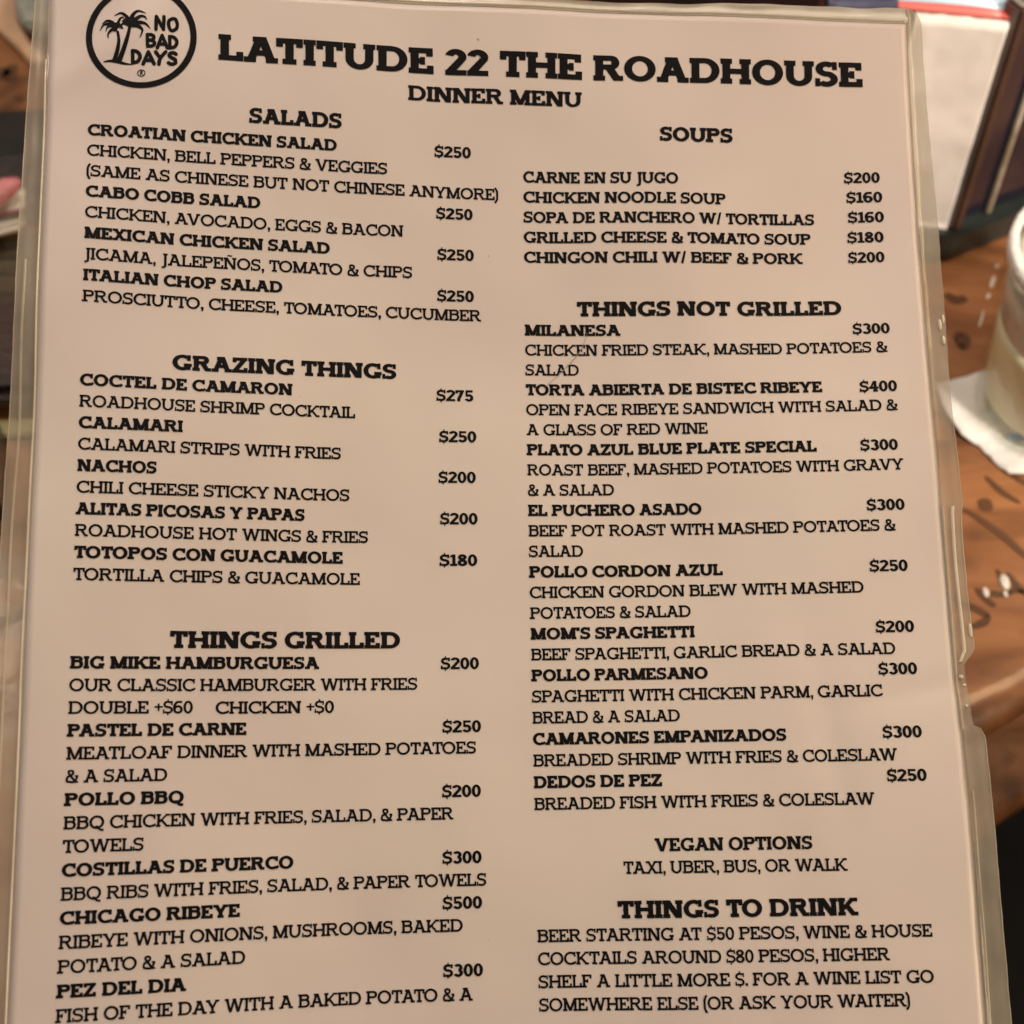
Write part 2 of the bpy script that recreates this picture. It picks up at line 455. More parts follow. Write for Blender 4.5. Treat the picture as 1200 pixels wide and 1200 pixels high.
def glyph(ch, st):
    """returns (polygons, ink width)"""
    g = Pen(*st)
    V, H, T, e, hw = g.V, g.H, g.T, g.e, g.hw
    t = V * 0.8 if V > .18 else V * 0.85
    x = V - 0.13           # extra width of heavier weights
    W = 0
    if ch == 'I':
        W = 2 * hw; g.stem(hw); g.slab(hw, 1); g.slab(hw, 0)
    elif ch == 'L':
        W = .76 + x * .6; g.stem(hw); g.slab(hw, 1); g.rect(0, 0, W, T); g.rect(W - t, 0, W, .36)
    elif ch == 'T':
        W = .84 + x * .6; c = W / 2; g.rect(0, 1 - T, W, 1); g.rect(0, .66, t, 1); g.rect(W - t, .66, W, 1); g.stem(c); g.slab(c, 0, ex=.03)
    elif ch in 'EF':
        W = (.80 if ch == 'E' else .76) + x * .6; g.stem(hw)
        r = W - (.03 if ch == 'E' else 0)
        g.rect(0, 1 - T, r, 1); g.rect(r - t, .68, r, 1)
        g.rect(hw, .5 - H / 2, W * .66, .5 + H / 2); g.rect(W * .66 - t * .75, .35, W * .66, .65)
        if ch == 'E':
            g.rect(0, 0, W, T); g.rect(W - t, 0, W, .33)
        else:
            g.slab(hw, 0, ex=.04)
    elif ch == 'H':
        W = .98 + x
        for c in (hw, W - hw): g.stem(c); g.slab(c, 1); g.slab(c, 0)
        g.rect(hw, .5 - H / 2, W - hw, .5 + H / 2)
    elif ch in 'NÑ':
        W = 1.0 + x; a, b = hw, W - hw; D = V * 1.25
        g.stem(a); g.stem(b); g.slab(a, 0); g.slab(a, 1, right=False); g.slab(b, 1)
        g.poly((b + V / 2 - D, 0), (b + V / 2, 0), (a - V / 2 + D, 1), (a - V / 2, 1))
        if ch == 'Ñ':
            g.path([(.32, 1.10), (.42, 1.19), (.52, 1.15), (.60, 1.12), (.70, 1.20)], .09, .09)
    elif ch == 'M':
        W = 1.14 + x * 1.2; a, b, c = hw, W - hw, W / 2; D = V * 1.1
        for k in (a, b): g.stem(k); g.slab(k, 0)
        g.slab(a, 1, right=False); g.slab(b, 1, left=False)
        g.poly((c - D / 2, .02), (c + D / 2, .02), (a - V / 2 + D, 1), (a - V / 2, 1))
        g.poly((c - D / 2, .02), (c + D / 2, .02), (b + V / 2, 1), (b + V / 2 - D, 1))
    elif ch == 'A':
        W = 1.04 + x * .9; c = W / 2; D = V * 1.08; s = T
        a, b = hw * .98, W - hw * .98
        g.diag(a, c - V * .06, D * .92); g.diag(b, c + V * .06, D)
        g.rect(c - .20 - V * .3, 1 - s, c + V * .45, 1)
        g.rect(0, 0, 2 * hw * .98, s); g.rect(W - 2 * hw * .98, 0, W, s)
        g.rect(W * .30, .27, W * .70, .27 + H)
    elif ch == 'V':
        W = 1.02 + x * .9; c = W / 2; D = V * 1.08; a, b = hw * .95, W - hw * .95
        g.diag(c - V * .04, a, D); g.diag(c + V * .04, b, D * .92)
        g.rect(0, 1 - T, 2 * hw * .95, 1); g.rect(W - 2 * hw * .95, 1 - T, W, 1)
    elif ch == 'W':
        W = 1.42 + x * 1.4; a, m, b = hw * .92, W / 2, W - hw * .92; D = V * 1.05
        c1, c2 = W * .30, W * .70
        g.diag(c1, a, D); g.diag(c1, m, D * .9); g.diag(c2, m, D); g.diag(c2, b, D * .9)
        for q in (a, b): g.rect(q - hw * .92, 1 - T, q + hw * .92, 1)
        g.rect(m - V * .75, 1 - T, m + V * .75, 1)
    elif ch == 'X':
        W = .98 + x * .8; a, b = hw, W - hw; D = V * 1.12
        g.diag(b, a, D); g.diag(a, b, D * .92)
        for q in (a, b): g.slab(q, 0); g.slab(q, 1)
    elif ch == 'Y':
        W = .98 + x * .8; c = W / 2; a, b = hw * .95, W - hw * .95; D = V * 1.1
        g.diag(c, a, D, .40, 1); g.diag(c, b, D * .92, .40, 1); g.stem(c, 0, .45); g.slab(c, 0, ex=.03)
        g.rect(0, 1 - T, 2 * hw * .95, 1); g.rect(W - 2 * hw * .95, 1 - T, W, 1)
    elif ch == 'Z':
        W = .82 + x * .6; g.rect(.02, 1 - T, W - .02, 1); g.rect(0, 0, W, T); g.rect(.02, .68, .02 + t, 1); g.rect(W - t, 0, W, .33)
        D = V * 1.15
        g.poly((0, T * .6), (D, T * .6), (W - .02, 1 - T * .6), (W - .02 - D, 1 - T * .6))
    elif ch == 'K':
        W = 1.02 + x * .8; g.stem(hw); g.slab(hw, 0); g.slab(hw, 1); b = W - hw
        g.diag(hw + V * .2, b - .02, V * 1.05, .34, 1); g.diag(b, hw + V * .9, V * 1.15, 0, .60)
        g.rect(b - hw - .02, 1 - T, b + hw - .02, 1); g.rect(b - hw, 0, W, T)
    elif ch in 'OQ':
        W = 1.08 + x * .6; g.arc(W / 2, .5, W / 2, .515, 0, 360)
        if ch == 'Q':
            g.path([(W * .42, .17), (W * .56, .14), (W * .74, -.06), (W * .97, -.09)], V * .9, H)
    elif ch in 'CG':
        W = (.96 if ch == 'C' else 1.04) + x * .5; cx = .54 + x * .3
        g.arc(cx, .5, cx, .515, 50, 312 if ch == 'C' else 318)
        xr = W - (.02 if ch == 'C' else .07)
        g.rect(xr - t * .9, .62, xr, 1.0)
        if ch == 'C':
            g.path([(cx + .24, .08 + H * .2), (W - .10, .14), (W, .26)], V * .7, H)
        else:
            g.stem(W - .07 - V / 2, .03, .44); g.rect(W - .07 - V - e * 1.3, .44 - T, W, .44)
    elif ch == 'D':
        W = 1.0 + x * .7; g.stem(hw); g.rect(0, 0, W * .5, T); g.rect(0, 1 - T, W * .5, 1)
        g.arc(W * .5, .5, W * .5, .5, -90, 90, V, T)
    elif ch in 'PRB':
        W = {'P': .84, 'R': .98, 'B': .88}[ch] + x * .7; g.stem(hw)
        wb = {'P': W, 'R': W * .88, 'B': W * .95}[ch]; yb = .44 if ch != 'B' else .49
        r = (1 - yb) / 2
        g.rect(0, 1 - T, wb - r * 1.1, 1); g.rect(hw, yb, wb - r * 1.1, yb + H)
        g.arc(wb - r * 1.1, 1 - r, r * 1.1, r, -90, 90, V, (T + H) / 2)
        if ch == 'P': g.slab(hw, 0, ex=.05)
        elif ch == 'R':
            g.slab(hw, 0)
            g.diag(W - hw * .85, wb - r * 1.45, V * 1.12, 0, yb + H * .6); g.rect(W - hw * 1.55, 0, W, T)
        else:
            r2 = (yb + H) / 2
            g.rect(0, 0, W - r2 * 1.1, T); g.arc(W - r2 * 1.1, r2, r2 * 1.1, r2, -90, 90, V, (T + H) / 2)
    elif ch == 'U':
        W = 1.0 + x * .8; a, b = hw, W - hw; y = .40
        g.stem(a, y, 1); g.stem(b, y, 1); g.slab(a, 1); g.slab(b, 1)
        g.arc(W / 2, y, (b - a) / 2 + V / 2, y + .015, 180, 360)
    elif ch == 'J':
        W = hw + .33 + x * .3; xc = W - hw
        g.stem(xc, .05, 1); g.slab(xc, 1)
        g.path([(xc, .14), (xc - .04, -.10), (xc - .16, -.185), (xc - .30, -.17)], V, H * .9)
    elif ch == 'S':
        W = .78 + x * .55; c = W / 2
        r1 = (1.015 - (.51 - H / 2)) / 2; r2 = (.51 + H / 2 + .015) / 2
        g.arc(c, 1.015 - r1, c * .95, r1, 38, 275, V * .95)
        g.arc(c, -.015 + r2, c, r2, 95, -142, V * .95)
        g.rect(W - t * .8 - .03, .68, W - .03, 1.0); g.rect(0, 0, t * .8, .32)
    elif ch == '&':
        W = .94 + x * .6
        g.path([(W * .93, .48), (W * .80, .22), (W * .60, .05), (W * .36, .0 + H / 2 - .015), (W * .14, .10), (V * .55, .27), (W * .17, .43), (W * .40, .56),
                (W * .58, .70), (W * .56, .88), (W * .40, .975 - H / 3), (W * .25, .88), (W * .24, .74), (W * .36, .58), (W * .60, .28), (W * .84, .03)], V * .85, H)
        g.rect(W * .74, .44, W, .44 + T * .9)
        g.rect(W * .72, 0, W, T * .9)
    elif ch == '0':
        W = .70 + x * .4; g.arc(W / 2, .5, W / 2, .515, 0, 360)
    elif ch == '1':
        W = .52 + x * .5; c = W / 2 + .03; g.stem(c); g.rect(0.02, 0, W, T); g.poly((0.02, .72), (.02, .86), (c - V / 2, 1), (c, 1), (c, .84))
    elif ch == '2':
        W = .70 + x * .45; c = W / 2; r = .30
        g.arc(c, 1.015 - r, c, r, 168, -28, V, H)
        a = R(-28)
        xo, yo = c + c * math.cos(a), 1.015 - r + r * math.sin(a)
        xi, yi = c + (c - V) * math.cos(a), 1.015 - r + (r - H) * math.sin(a)
        g.poly((xi, yi), (xo, yo), (V * 1.25, T * .75), (0, T * .75)); g.rect(0, 0, W, T)
    elif ch == '3':
        W = .70 + x * .45; c = W / 2
        r1 = (1.015 - (.53 - H / 2)) / 2; r2 = (.53 + H / 2 + .015) / 2
        g.arc(c, 1.015 - r1, c * .93, r1, 155, -85, V, H)
        g.arc(c, -.015 + r2, c, r2, 85, -160, V, H)
    elif ch == '4':
        W = .74 + x * .5; g.stem(W * .66, 0, 1); g.rect(W * .42, 0, W * .92, T); g.rect(0, .26, W, .26 + H)
        g.poly((0, .26), (V * .95, .26 + H * .5), (W * .66 + V * .1, 1), (W * .66 - V * .6, 1))
    elif ch == '5':
        W = .70 + x * .45; c = W / 2; r = .335
        g.rect(W * .13, 1 - T, W * .92, 1); g.rect(W * .13, .44, W * .13 + V * .7, 1)
        g.arc(c, -.015 + r, c, r, 140, -160, V, H)
    elif ch in '6':
        W = .70 + x * .45; g.arc(W / 2, .32, W / 2, .335, 0, 360)
        g.path([(V * .52, .34), (W * .12, .60), (W * .36, .88), (W * .72, 1 - H / 2), (W * .92, .90)], V, H)
    elif ch == '7':
        W = .68 + x * .4; g.rect(0, 1 - T, W, 1); g.rect(0, .70, t, 1)
        g.path([(W - V * .6, .94), (W * .62, .58), (W * .42, .26), (W * .36, 0)], V * 1.05, H)
    elif ch == '8':
        W = .70 + x * .45; g.arc(W / 2, .275, W / 2, .29, 0, 360); g.arc(W / 2, .755, W / 2 * .90, .26, 0, 360)
    elif ch == '$':
        gp, w0 = glyph('S', st)
        W = w0 * .92
        g.P += [[(px * .92, py) for px, py in q] for q in gp]
        g.rect(W / 2 - .045, -.14, W / 2 + .045, .06); g.rect(W / 2 - .045, .94, W / 2 + .045, 1.14)
    elif ch == '+':
        W = .62; g.rect(0, .46, W, .46 + H * .8); g.rect(W / 2 - H * .4, .19, W / 2 + H * .4, .80)
    elif ch == ',':
        W = V * 1.05; g.rect(0, 0, W, V * 1.05); g.poly((W * .35, .02), (W, .02), (W * .75, -.15), (W * .1, -.20))
    elif ch == '.':
        W = V * 1.05; g.rect(0, 0, W, V * 1.05)
    elif ch == '’':
        W = V * 1.0; g.rect(0, 1 - V * .95, W, 1); g.poly((W * .35, 1 - V * .8), (W, 1 - V * .8), (W * .7, .70), (W * .1, .66))
    elif ch == '/':
        W = .46; g.diag(V * .4, W - V * .4, V * .8, -.05, 1.05)
    elif ch == '(':
        W = .27 + x * .4; g.path([(W, 1.10), (W * .42, .80), (V * .5, .44), (W * .42, .06), (W, -.24)], V * .95, H * .7)
    elif ch == ')':
        W = .27 + x * .4; g.path([(0, 1.10), (W * .58, .80), (W - V * .5, .44), (W * .58, .06), (0, -.24)], V * .95, H * .7)
    return g.P, W

REG = (0.200, 0.168, 0.160, 0.080)
BOLD = (0.255, 0.200, 0.190, 0.070)
HEAVY = (0.300, 0.215, 0.212, 0.068)
SPACE = 0.42
CACHE = {}
TIGHT = {('L', 'T'), ('L', 'Y'), ('T', 'A'), ('A', 'T'), ('L', 'V'), ('A', 'V'), ('V', 'A'), ('A', 'Y'), ('Y', 'A'), ('P', 'A'), ('A', 'W'), ('W', 'A'), ('T', 'O')}

def layout(text, st):
    x, out, prev = 0.0, [], None
    gap = 0.030 if st[0] < .2 else 0.018
    for ch in text:
        if ch == ' ':
            x += SPACE - gap
            prev = None
            continue
        if (ch, st) not in CACHE:
            CACHE[(ch, st)] = glyph(ch, st)
        P, W = CACHE[(ch, st)]
        if prev:
            x += gap
            if prev in 'CDOGSQ0' or ch in 'CDOGSQ0': x += 0.02
            if (prev, ch) in TIGHT: x -= 0.09
            if ch in ',.': x += 0.05
        else:
            x += gap if out else 0
        out.append((x, P))
        x += W
        prev = ch
    return out, x

def lettering(name, items, st, parent, cap, label=None):
    """items: (text, u0, u1, v): printed on the sheet between u0 and u1 with baseline v"""
    V, F = [], []
    for text, u0, u1, v in items:
        gl, W = layout(text, st)
        s = (u1 - u0) / W
        for x, polys in gl:
            for k, q in enumerate(polys):
                i = len(V)
                for px, py in q:
                    V.append(sheet(u0 + (x + px) * s, v - py * cap, 0.12 + 0.0015 * (k % 7)))
                F.append(list(range(i, i + len(q))))
    o = mesh_obj(name, V, F, M_INK, parent)
    if label: o['label'] = label
    return o

# ------------------------------------------------------------------ the menu
menu = thing('menu', sheet(108, 278, 0, False), 'cream dinner menu sheet in a worn clear plastic sleeve, printed in two black columns', 'menu')

NU, NV = 109, 141
V, F = [], []
for side in (0, 1):
    for j in range(NV):
        for i in range(NU):
            V.append(sheet(215.9 * i / (NU - 1), 279.4 * j / (NV - 1), -0.35 * side))
n = NU * NV
for j in range(NV - 1):
    for i in range(NU - 1):
        a = j * NU + i
        F.append((a, a + NU, a + NU + 1, a + 1))
        F.append((n + a, n + a + 1, n + a + NU + 1, n + a + NU))
for j in range(NV - 1):
    a, b = j * NU, j * NU + NU - 1
    F.append((a, n + a, n + a + NU, a + NU))
    F.append((b, b + NU, n + b + NU, n + b))
for i in range(NU - 1):
    a = (NV - 1) * NU + i
    F.append((i, i + 1, n + i + 1, n + i))
    F.append((a, n + a, n + a + 1, a + 1))
paper = mesh_obj('paper_sheet', V, F, M_PAPER, menu, True)

def interp(tab, x):
    for (a, b), (c, d) in zip(tab, tab[1:]):
        if x <= c:
            return b + (d - b) * max(0, min(1, (x - a) / (c - a)))
    return tab[-1][1]

WL = [(-4, 2.6), (6, 3.5), (18, 4.0), (35, 4.6), (65, 5.2), (95, 5.5), (125, 6.0), (180, 6.4), (285, 6.6)]
WR = [(-3.4, 1.0), (-2.7, 2.2), (-1.5, 3.1), (0.5, 3.7), (6, 3.8), (25, 4.2), (57, 5.0), (80, 4.9), (100, 4.5), (127, 5.2), (129.5, 4.6), (140, 4.5), (150, 4.6), (161, 5.0),
      (163.4, 4.9), (166.5, 2.3), (172, 2.5), (179, 2.7), (181.0, 2.9), (181.8, 4.6), (184, 5.2), (215, 5.4), (248, 5.8), (285, 5.8)]

def wob(v, k):
    return 0.16 * noise.noise(Vector((v / 7, k, 0))) + 0.07 * noise.noise(Vector((v / 2.3, k, 5)))

def film_strip(name, side, v0, v1, prof, mat, extra=0.0, lift=0.0, nv=360, inner=0.4):
    """plastic margin beside the paper: prof = heights across, 0 at the paper to 1 at the outer edge"""
    V, F = [], []
    m = len(prof)
    for j in range(nv + 1):
        v = v0 + (v1 - v0) * j / nv
        wd = (interp(WL, v) if side < 0 else interp(WR, v)) + extra + wob(v, side)
        for k, (fx, hz) in enumerate(prof):
            d = -inner + (wd + inner) * fx
            h = hz + 0.16 * noise.noise(Vector((v / 9, fx * 1.6, side * 3 + 1))) + 0.03 * noise.noise(Vector((v / 3, fx * 3, side)))
            V.append(sheet(-d if side < 0 else 215.9 + d, v, h + lift))
    for j in range(nv):
        for k in range(m - 1):
            a = j * m + k
            F.append((a, a + 1, a + m + 1, a + m))
    return mesh_obj(name, V, F, mat, menu, True)

PROF = [(0, .16), (.05, .18), (.09, .30), (.13, .30), (.18, .08), (.28, -.10), (.42, -.20), (.55, -.14), (.62, -.10), (.70, -.08), (.78, -.09), (.86, -.12), (.94, -.10), (1, -.05)]
left_margin = film_strip('plastic_margin', -1, -3.4, 284, PROF, M_FILM)
right_margin = film_strip('plastic_margin', 1, -3.4, 284, PROF, M_FILM)
# top margin, crumpled, with a rounded corner at the right
V, F = [], []
nu, m = 260, 9
for i in range(nu + 1):
    u = 0.4 + (215.5) * i / nu
    wd = interp([(0, 2.6), (90, 2.4), (140, 2.1), (175, 2.7), (205, 3.3), (216, 3.4)], u) + 0.3 * noise.noise(Vector((u / 9, 0, 9)))
    for k in range(m):
        fx = k / (m - 1)
        h = 0.16 + 0.35 * math.sin(fx * 7.0 + 1.5 * noise.noise(Vector((u / 14, 3, 0)))) * min(1, fx * 3) + 0.45 * fx * noise.noise(Vector((u / 8, fx * 3, 4)))
        V.append(sheet(u, 0.4 - (wd + 0.4) * fx, h))
for i in range(nu):
    for k in range(m - 1):
        a = i * m + k
        F.append((a, a + m, a + m + 1, a + 1))
top_margin = mesh_obj('plastic_margin', V, F, M_TOPFILM, menu, True)

def ridge(name, pts, r, parent, mat=M_SEAM):
    """thin welded line in the plastic: pts are (u, v, lift)"""
    V, F = [], []
    for j, (u, v, h, du, dv) in enumerate(pts):
        for k in range(6):
            a = math.pi * k / 5
            V.append(sheet(u + math.cos(a) * r * du, v + math.cos(a) * r * dv, h + math.sin(a) * r * 0.9))
    for j in range(len(pts) - 1):
        for k in range(5):
            a = j * 6 + k
            F.append((a, a + 1, a + 7, a + 6))
    return mesh_obj(name, V, F, mat, parent, True)

def vline(fu, v0, v1, h, n=220):
    return [(fu(v0 + (v1 - v0) * j / n), v0 + (v1 - v0) * j / n, h, 1, 0) for j in range(n + 1)]

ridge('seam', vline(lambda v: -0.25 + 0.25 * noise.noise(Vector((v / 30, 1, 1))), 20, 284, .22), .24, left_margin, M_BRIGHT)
ridge('seam', vline(lambda v: -interp(WL, v) * .62 + .5 * noise.noise(Vector((v / 25, 2, 8))), 70, 284, .0), .34, left_margin)
ridge('seam', vline(lambda v: -interp(WL, v) + .05 - wob(v, -1), -2, 284, -.1), .14, left_margin)
ridge('seam', vline(lambda v: 216.1 + .2 * noise.noise(Vector((v / 20, 6, 1))), 128, 182, .22), .28, right_margin)
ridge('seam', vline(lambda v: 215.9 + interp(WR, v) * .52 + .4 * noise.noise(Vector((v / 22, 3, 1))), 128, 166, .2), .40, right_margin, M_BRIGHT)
ridge('seam', vline(lambda v: 215.9 + 1.0 + .2 * noise.noise(Vector((v / 22, 3, 1))), 196, 284, .2), .24, right_margin)
ridge('seam', vline(lambda v: 215.9 + interp(WR, v) - .05 + wob(v, 1), 108, 163, -.1), .16, right_margin)
ridge('seam', vline(lambda v: 215.9 + interp(WR, v) - .05 + wob(v, 1), 182.5, 284, -.1), .13, right_margin)
ridge('seam', [(60 + 155 * j / 160, -0.1 + .2 * noise.noise(Vector((j / 20, 1, 4))), .2, 0, 1) for j in range(161)], .28, top_margin)

# pale beads added on the right margin to draw glints of lamplight
def glint_bead(u, v, ru, rv, h):
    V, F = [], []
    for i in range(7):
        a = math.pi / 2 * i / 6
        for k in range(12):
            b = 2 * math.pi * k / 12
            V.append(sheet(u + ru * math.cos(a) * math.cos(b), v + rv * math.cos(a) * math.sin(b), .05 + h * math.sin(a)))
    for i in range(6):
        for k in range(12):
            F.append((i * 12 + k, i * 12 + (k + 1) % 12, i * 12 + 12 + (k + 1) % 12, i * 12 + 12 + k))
    mesh_obj('glint_bead', V, F, M_BRIGHT, right_margin, True)
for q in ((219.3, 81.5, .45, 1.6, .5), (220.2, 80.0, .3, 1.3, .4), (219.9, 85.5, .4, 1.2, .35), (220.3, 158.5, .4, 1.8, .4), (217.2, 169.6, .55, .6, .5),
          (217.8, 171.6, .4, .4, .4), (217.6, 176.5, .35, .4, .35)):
    glint_bead(*q)

# ---- printing
title = [l for l in LINES if l[0] == 't'][0]
lettering('title', [title[1:]], (0.300, 0.210, 0.205, 0.068), menu, 6.45)
sub = [l for l in LINES if l[0] == 's'][0]
lettering('subtitle', [sub[1:]], (0.265, 0.185, 0.18, 0.072), menu, 3.75)

NAMES = {'SALADS': ('salads', 3.75), 'SOUPS': ('soups', 3.65), 'THINGS NOT GRILLED': ('things not grilled', 3.75), 'VEGAN OPTIONS': ('vegan options', 3.0),
         'THINGS TO DRINK': ('things to drink', 3.95), 'GRAZING THINGS': ('grazing things', 3.75), 'THINGS GRILLED': ('things grilled', 3.95)}
CAPN, CAPD, CAPP = 2.86, 2.86, 2.80
cur = None
pend = None        # description lines waiting to be printed as one block
def flush():
    global pend
    if pend:
        lettering('dish_description', pend, REG, cur, CAPD)
    pend = None
for st, text, u0, u1, v in LINES:
    k = st[0]
    if k in 'hc':
        flush()
        cur = lettering('section_heading', [(text, u0, u1, v)], HEAVY if k == 'h' else (0.275, 0.19, 0.185, 0.072), menu, NAMES[text][1], 'black heading for ' + NAMES[text][0])
    elif k == 'n':
        flush()
        heavy = not any(q in text for q in ('CARNE EN', 'NOODLE', 'SOPA', 'TOMATO SOUP', 'CHINGON'))
        lettering('dish_name', [(text, u0, u1, v)], (0.295, 0.213, 0.21, 0.066) if heavy else (0.258, 0.190, 0.185, 0.072), cur, CAPN)
    elif k in 'dex':
        pend = (pend or []) + [(text, u0, u1, v)]
    elif k == 'p':
        lettering('price', [(text, u0, u1, v)], BOLD, cur, CAPP)
flush()

# ---- round emblem: drawn on a 1200 x 825 grid, mapped to the sheet
def emb(x, y):
    px, py = 90 + x / 7.5, y / 7.5
    return (0.20082 * px + 0.00283 * py - 11.51642, -0.01239 * px + 0.21512 * py + 5.83535)

def print_polys(name, polys, parent):
    V, F = [], []
    for k, q in enumerate(polys):
        i = len(V)
        V += [sheet(*emb(*p), 0.12 + 0.0015 * (k % 7)) for p in q]
        F.append(list(range(i, i + len(q))))
    return mesh_obj(name, V, F, M_INK, parent)

ring = []
cx, cy = 569, 328
for k in range(96):
    a0, a1 = 2 * math.pi * k / 96, 2 * math.pi * (k + 1) / 96
    f = lambda a, r, q: (cx + r * math.cos(a), cy + q * math.sin(a))
    ring.append([f(a0, 488, 452), f(a1, 488, 452), f(a1, 432, 402), f(a0, 432, 402)])
emblem = print_polys('emblem', ring, menu)
pn = Pen(10, 10, 10, 10)
def frond(pts, wd):
    pn.path(pts, wd, wd, 8, lambda t: 0.95 * (1 - t) ** 0.75 + 0.03)
# right palm
pn.path([(372, 552), (420, 430), (455, 320), (474, 230)], 40, 40, 8, lambda t: 1.15 - .55 * t)
for q, wd in (([(470, 215), (440, 160), (390, 125), (330, 150)], 44), ([(470, 210), (500, 140), (545, 110), (612, 132)], 44), ([(480, 220), (550, 165), (595, 160), (622, 190)], 42),
              ([(480, 225), (560, 215), (610, 225), (650, 268)], 46), ([(470, 235), (540, 245), (580, 280), (556, 346)], 44), ([(470, 225), (430, 215), (400, 230), (378, 262)], 44),
              ([(440, 240), (470, 190), (510, 185), (540, 235)], 70), ([(425, 175), (450, 200), (490, 215), (520, 240)], 78)):
    frond(q, wd)
# left palm
pn.path([(330, 548), (362, 450), (374, 370), (362, 285)], 34, 34, 8, lambda t: 1.15 - .5 * t)
for q, wd in (([(365, 262), (310, 205), (262, 190), (222, 222)], 42), ([(365, 265), (300, 225), (240, 225), (204, 280)], 44), ([(360, 270), (310, 240), (270, 250), (258, 292)], 36),
              ([(360, 275), (310, 275), (280, 310), (280, 352)], 38), ([(355, 250), (380, 180), (405, 165), (425, 190)], 30), ([(330, 262), (360, 225), (390, 250), (415, 268)], 56)):
    frond(q, wd)
pn.path([(240, 552), (300, 543), (370, 552), (420, 566), (490, 576)], 22, 22, 6, lambda t: .25 + math.sin(math.pi * min(1, max(0, t))))
print_polys('palm_trees', pn.P, emblem)

def marker(ch):
    """rounded informal capitals on a unit square"""
    return {'N': [[(.08, 0), (.12, 1)], [(.12, 1), (.82, .02)], [(.82, 0), (.88, 1)]],
            'O': [[(.5, .98), (.16, .80), (.10, .45), (.28, .06), (.55, .02), (.86, .24), (.90, .60), (.74, .93), (.5, .98)]],
            'B': [[(.14, 0), (.12, 1)], [(.12, .98), (.60, .96), (.78, .76), (.60, .56), (.20, .52)], [(.20, .52), (.66, .48), (.84, .26), (.60, .04), (.14, .02)]],
            'A': [[(.04, 0), (.46, 1)], [(.46, 1), (.92, 0)], [(.22, .30), (.76, .30)]],
            'D': [[(.14, 0), (.12, 1)], [(.12, .98), (.56, .92), (.86, .55), (.64, .12), (.14, .02)]],
            'Y': [[(.06, 1), (.46, .48)], [(.94, 1), (.46, .48), (.34, 0)]],
            'S': [[(.86, .86), (.60, .98), (.28, .90), (.22, .70), (.50, .54), (.80, .38), (.78, .12), (.44, .02), (.12, .14)]],
            'R': [[(.2, 0), (.2, 1)], [(.2, .98), (.66, .94), (.72, .66), (.24, .52)], [(.42, .52), (.84, 0)]]}[ch]

pn = Pen(10, 10, 10, 10)
def word(txt, boxes, wd):
    for ch, (x0, y0, x1, y1) in zip(txt, boxes):
        for s in marker(ch):
            pts = [(x0 + px * (x1 - x0), y1 + (y0 - y1) * py) for px, py in s]
            if len(pts) == 2:
                pts = [pts[0], ((pts[0][0] + pts[1][0]) / 2, (pts[0][1] + pts[1][1]) / 2), pts[1]]
            pn.path(pts, wd, wd, 6)
            for q in (pts[0], pts[-1]):
                pn.P.append([(q[0] + wd / 2 * math.cos(a * math.pi / 5), q[1] + wd / 2 * math.sin(a * math.pi / 5)) for a in range(10)])
word('NO', [(692, 160, 780, 270), (800, 172, 894, 280)], 31)
word('BAD', [(612, 316, 700, 418), (706, 322, 806, 430), (808, 330, 894, 432)], 31)
word('DAYS', [(482, 456, 572, 560), (582, 466, 690, 570), (690, 466, 790, 572), (796, 470, 886, 574)], 33)
for k in range(24):
    a0, a1 = 2 * math.pi * k / 24, 2 * math.pi * (k + 1) / 24
    pn.P.append([(570 + r * math.cos(a), 650 + r * .86 * math.sin(a)) for a, r in ((a0, 36), (a1, 36), (a1, 28), (a0, 28))])
word('R', [(556, 634, 586, 666)], 7)
print_polys('emblem_lettering', pn.P, emblem)

# a scratch and a few specks on the sheet
pn = Pen(1, 1, 1, 1)
V, F = [], []
def stroke_mm(pts, wd):
    q = Pen(1, 1, 1, 1)
    q.path(pts, wd, wd, 8, lambda t: .2 + math.sin(math.pi * t))
    for p in q.P:
        i = len(V)
        V.extend(sheet(a, b, .14) for a, b in p)
        F.append(list(range(i, i + 4)))
stroke_mm([(119.5, 96.5), (124, 92.5), (129, 87), (131, 82)], .16)
mesh_obj('crease', V, F, M_SMUDGE, menu)
V, F = [], []
for u, v, r in ((104.0, 8.6, .28), (104.4, 13.2, .22), (106.3, 63, .2), (60, 100, .12), (150, 30, .1), (176, 211, .12), (104, 228, .12), (40, 232, .1)):
    mesh_obj('speck', [sheet(u + r * math.cos(a * .7), v + r * .8 * math.sin(a * .7), .14) for a in range(9)], [list(range(9))], M_SMUDGE, menu)

# ------------------------------------------------------------------ floor and table
fl = mesh_obj('floor', [(-6, -6, -.76), (6, -6, -.76), (6, 8, -.76), (-6, 8, -.76)], [(0, 1, 2, 3)],
              add_noise(material('dark_floor', (.02, .02, .025), .6), (.012, .013, .018), (.03, .03, .036), 6))
tag(fl, kind='structure')

table = thing('table', (0.0, 0.6, -.76), 'varnished wooden table with burnt carved letters and uneven live edge, under the drink', 'table')

def y_edge(x):
    return 0.20 + 0.42 * x + 0.006 * math.sin(x * 31 + 1) + 0.008 * noise.noise(Vector((x * 22, 3.3, 0)))

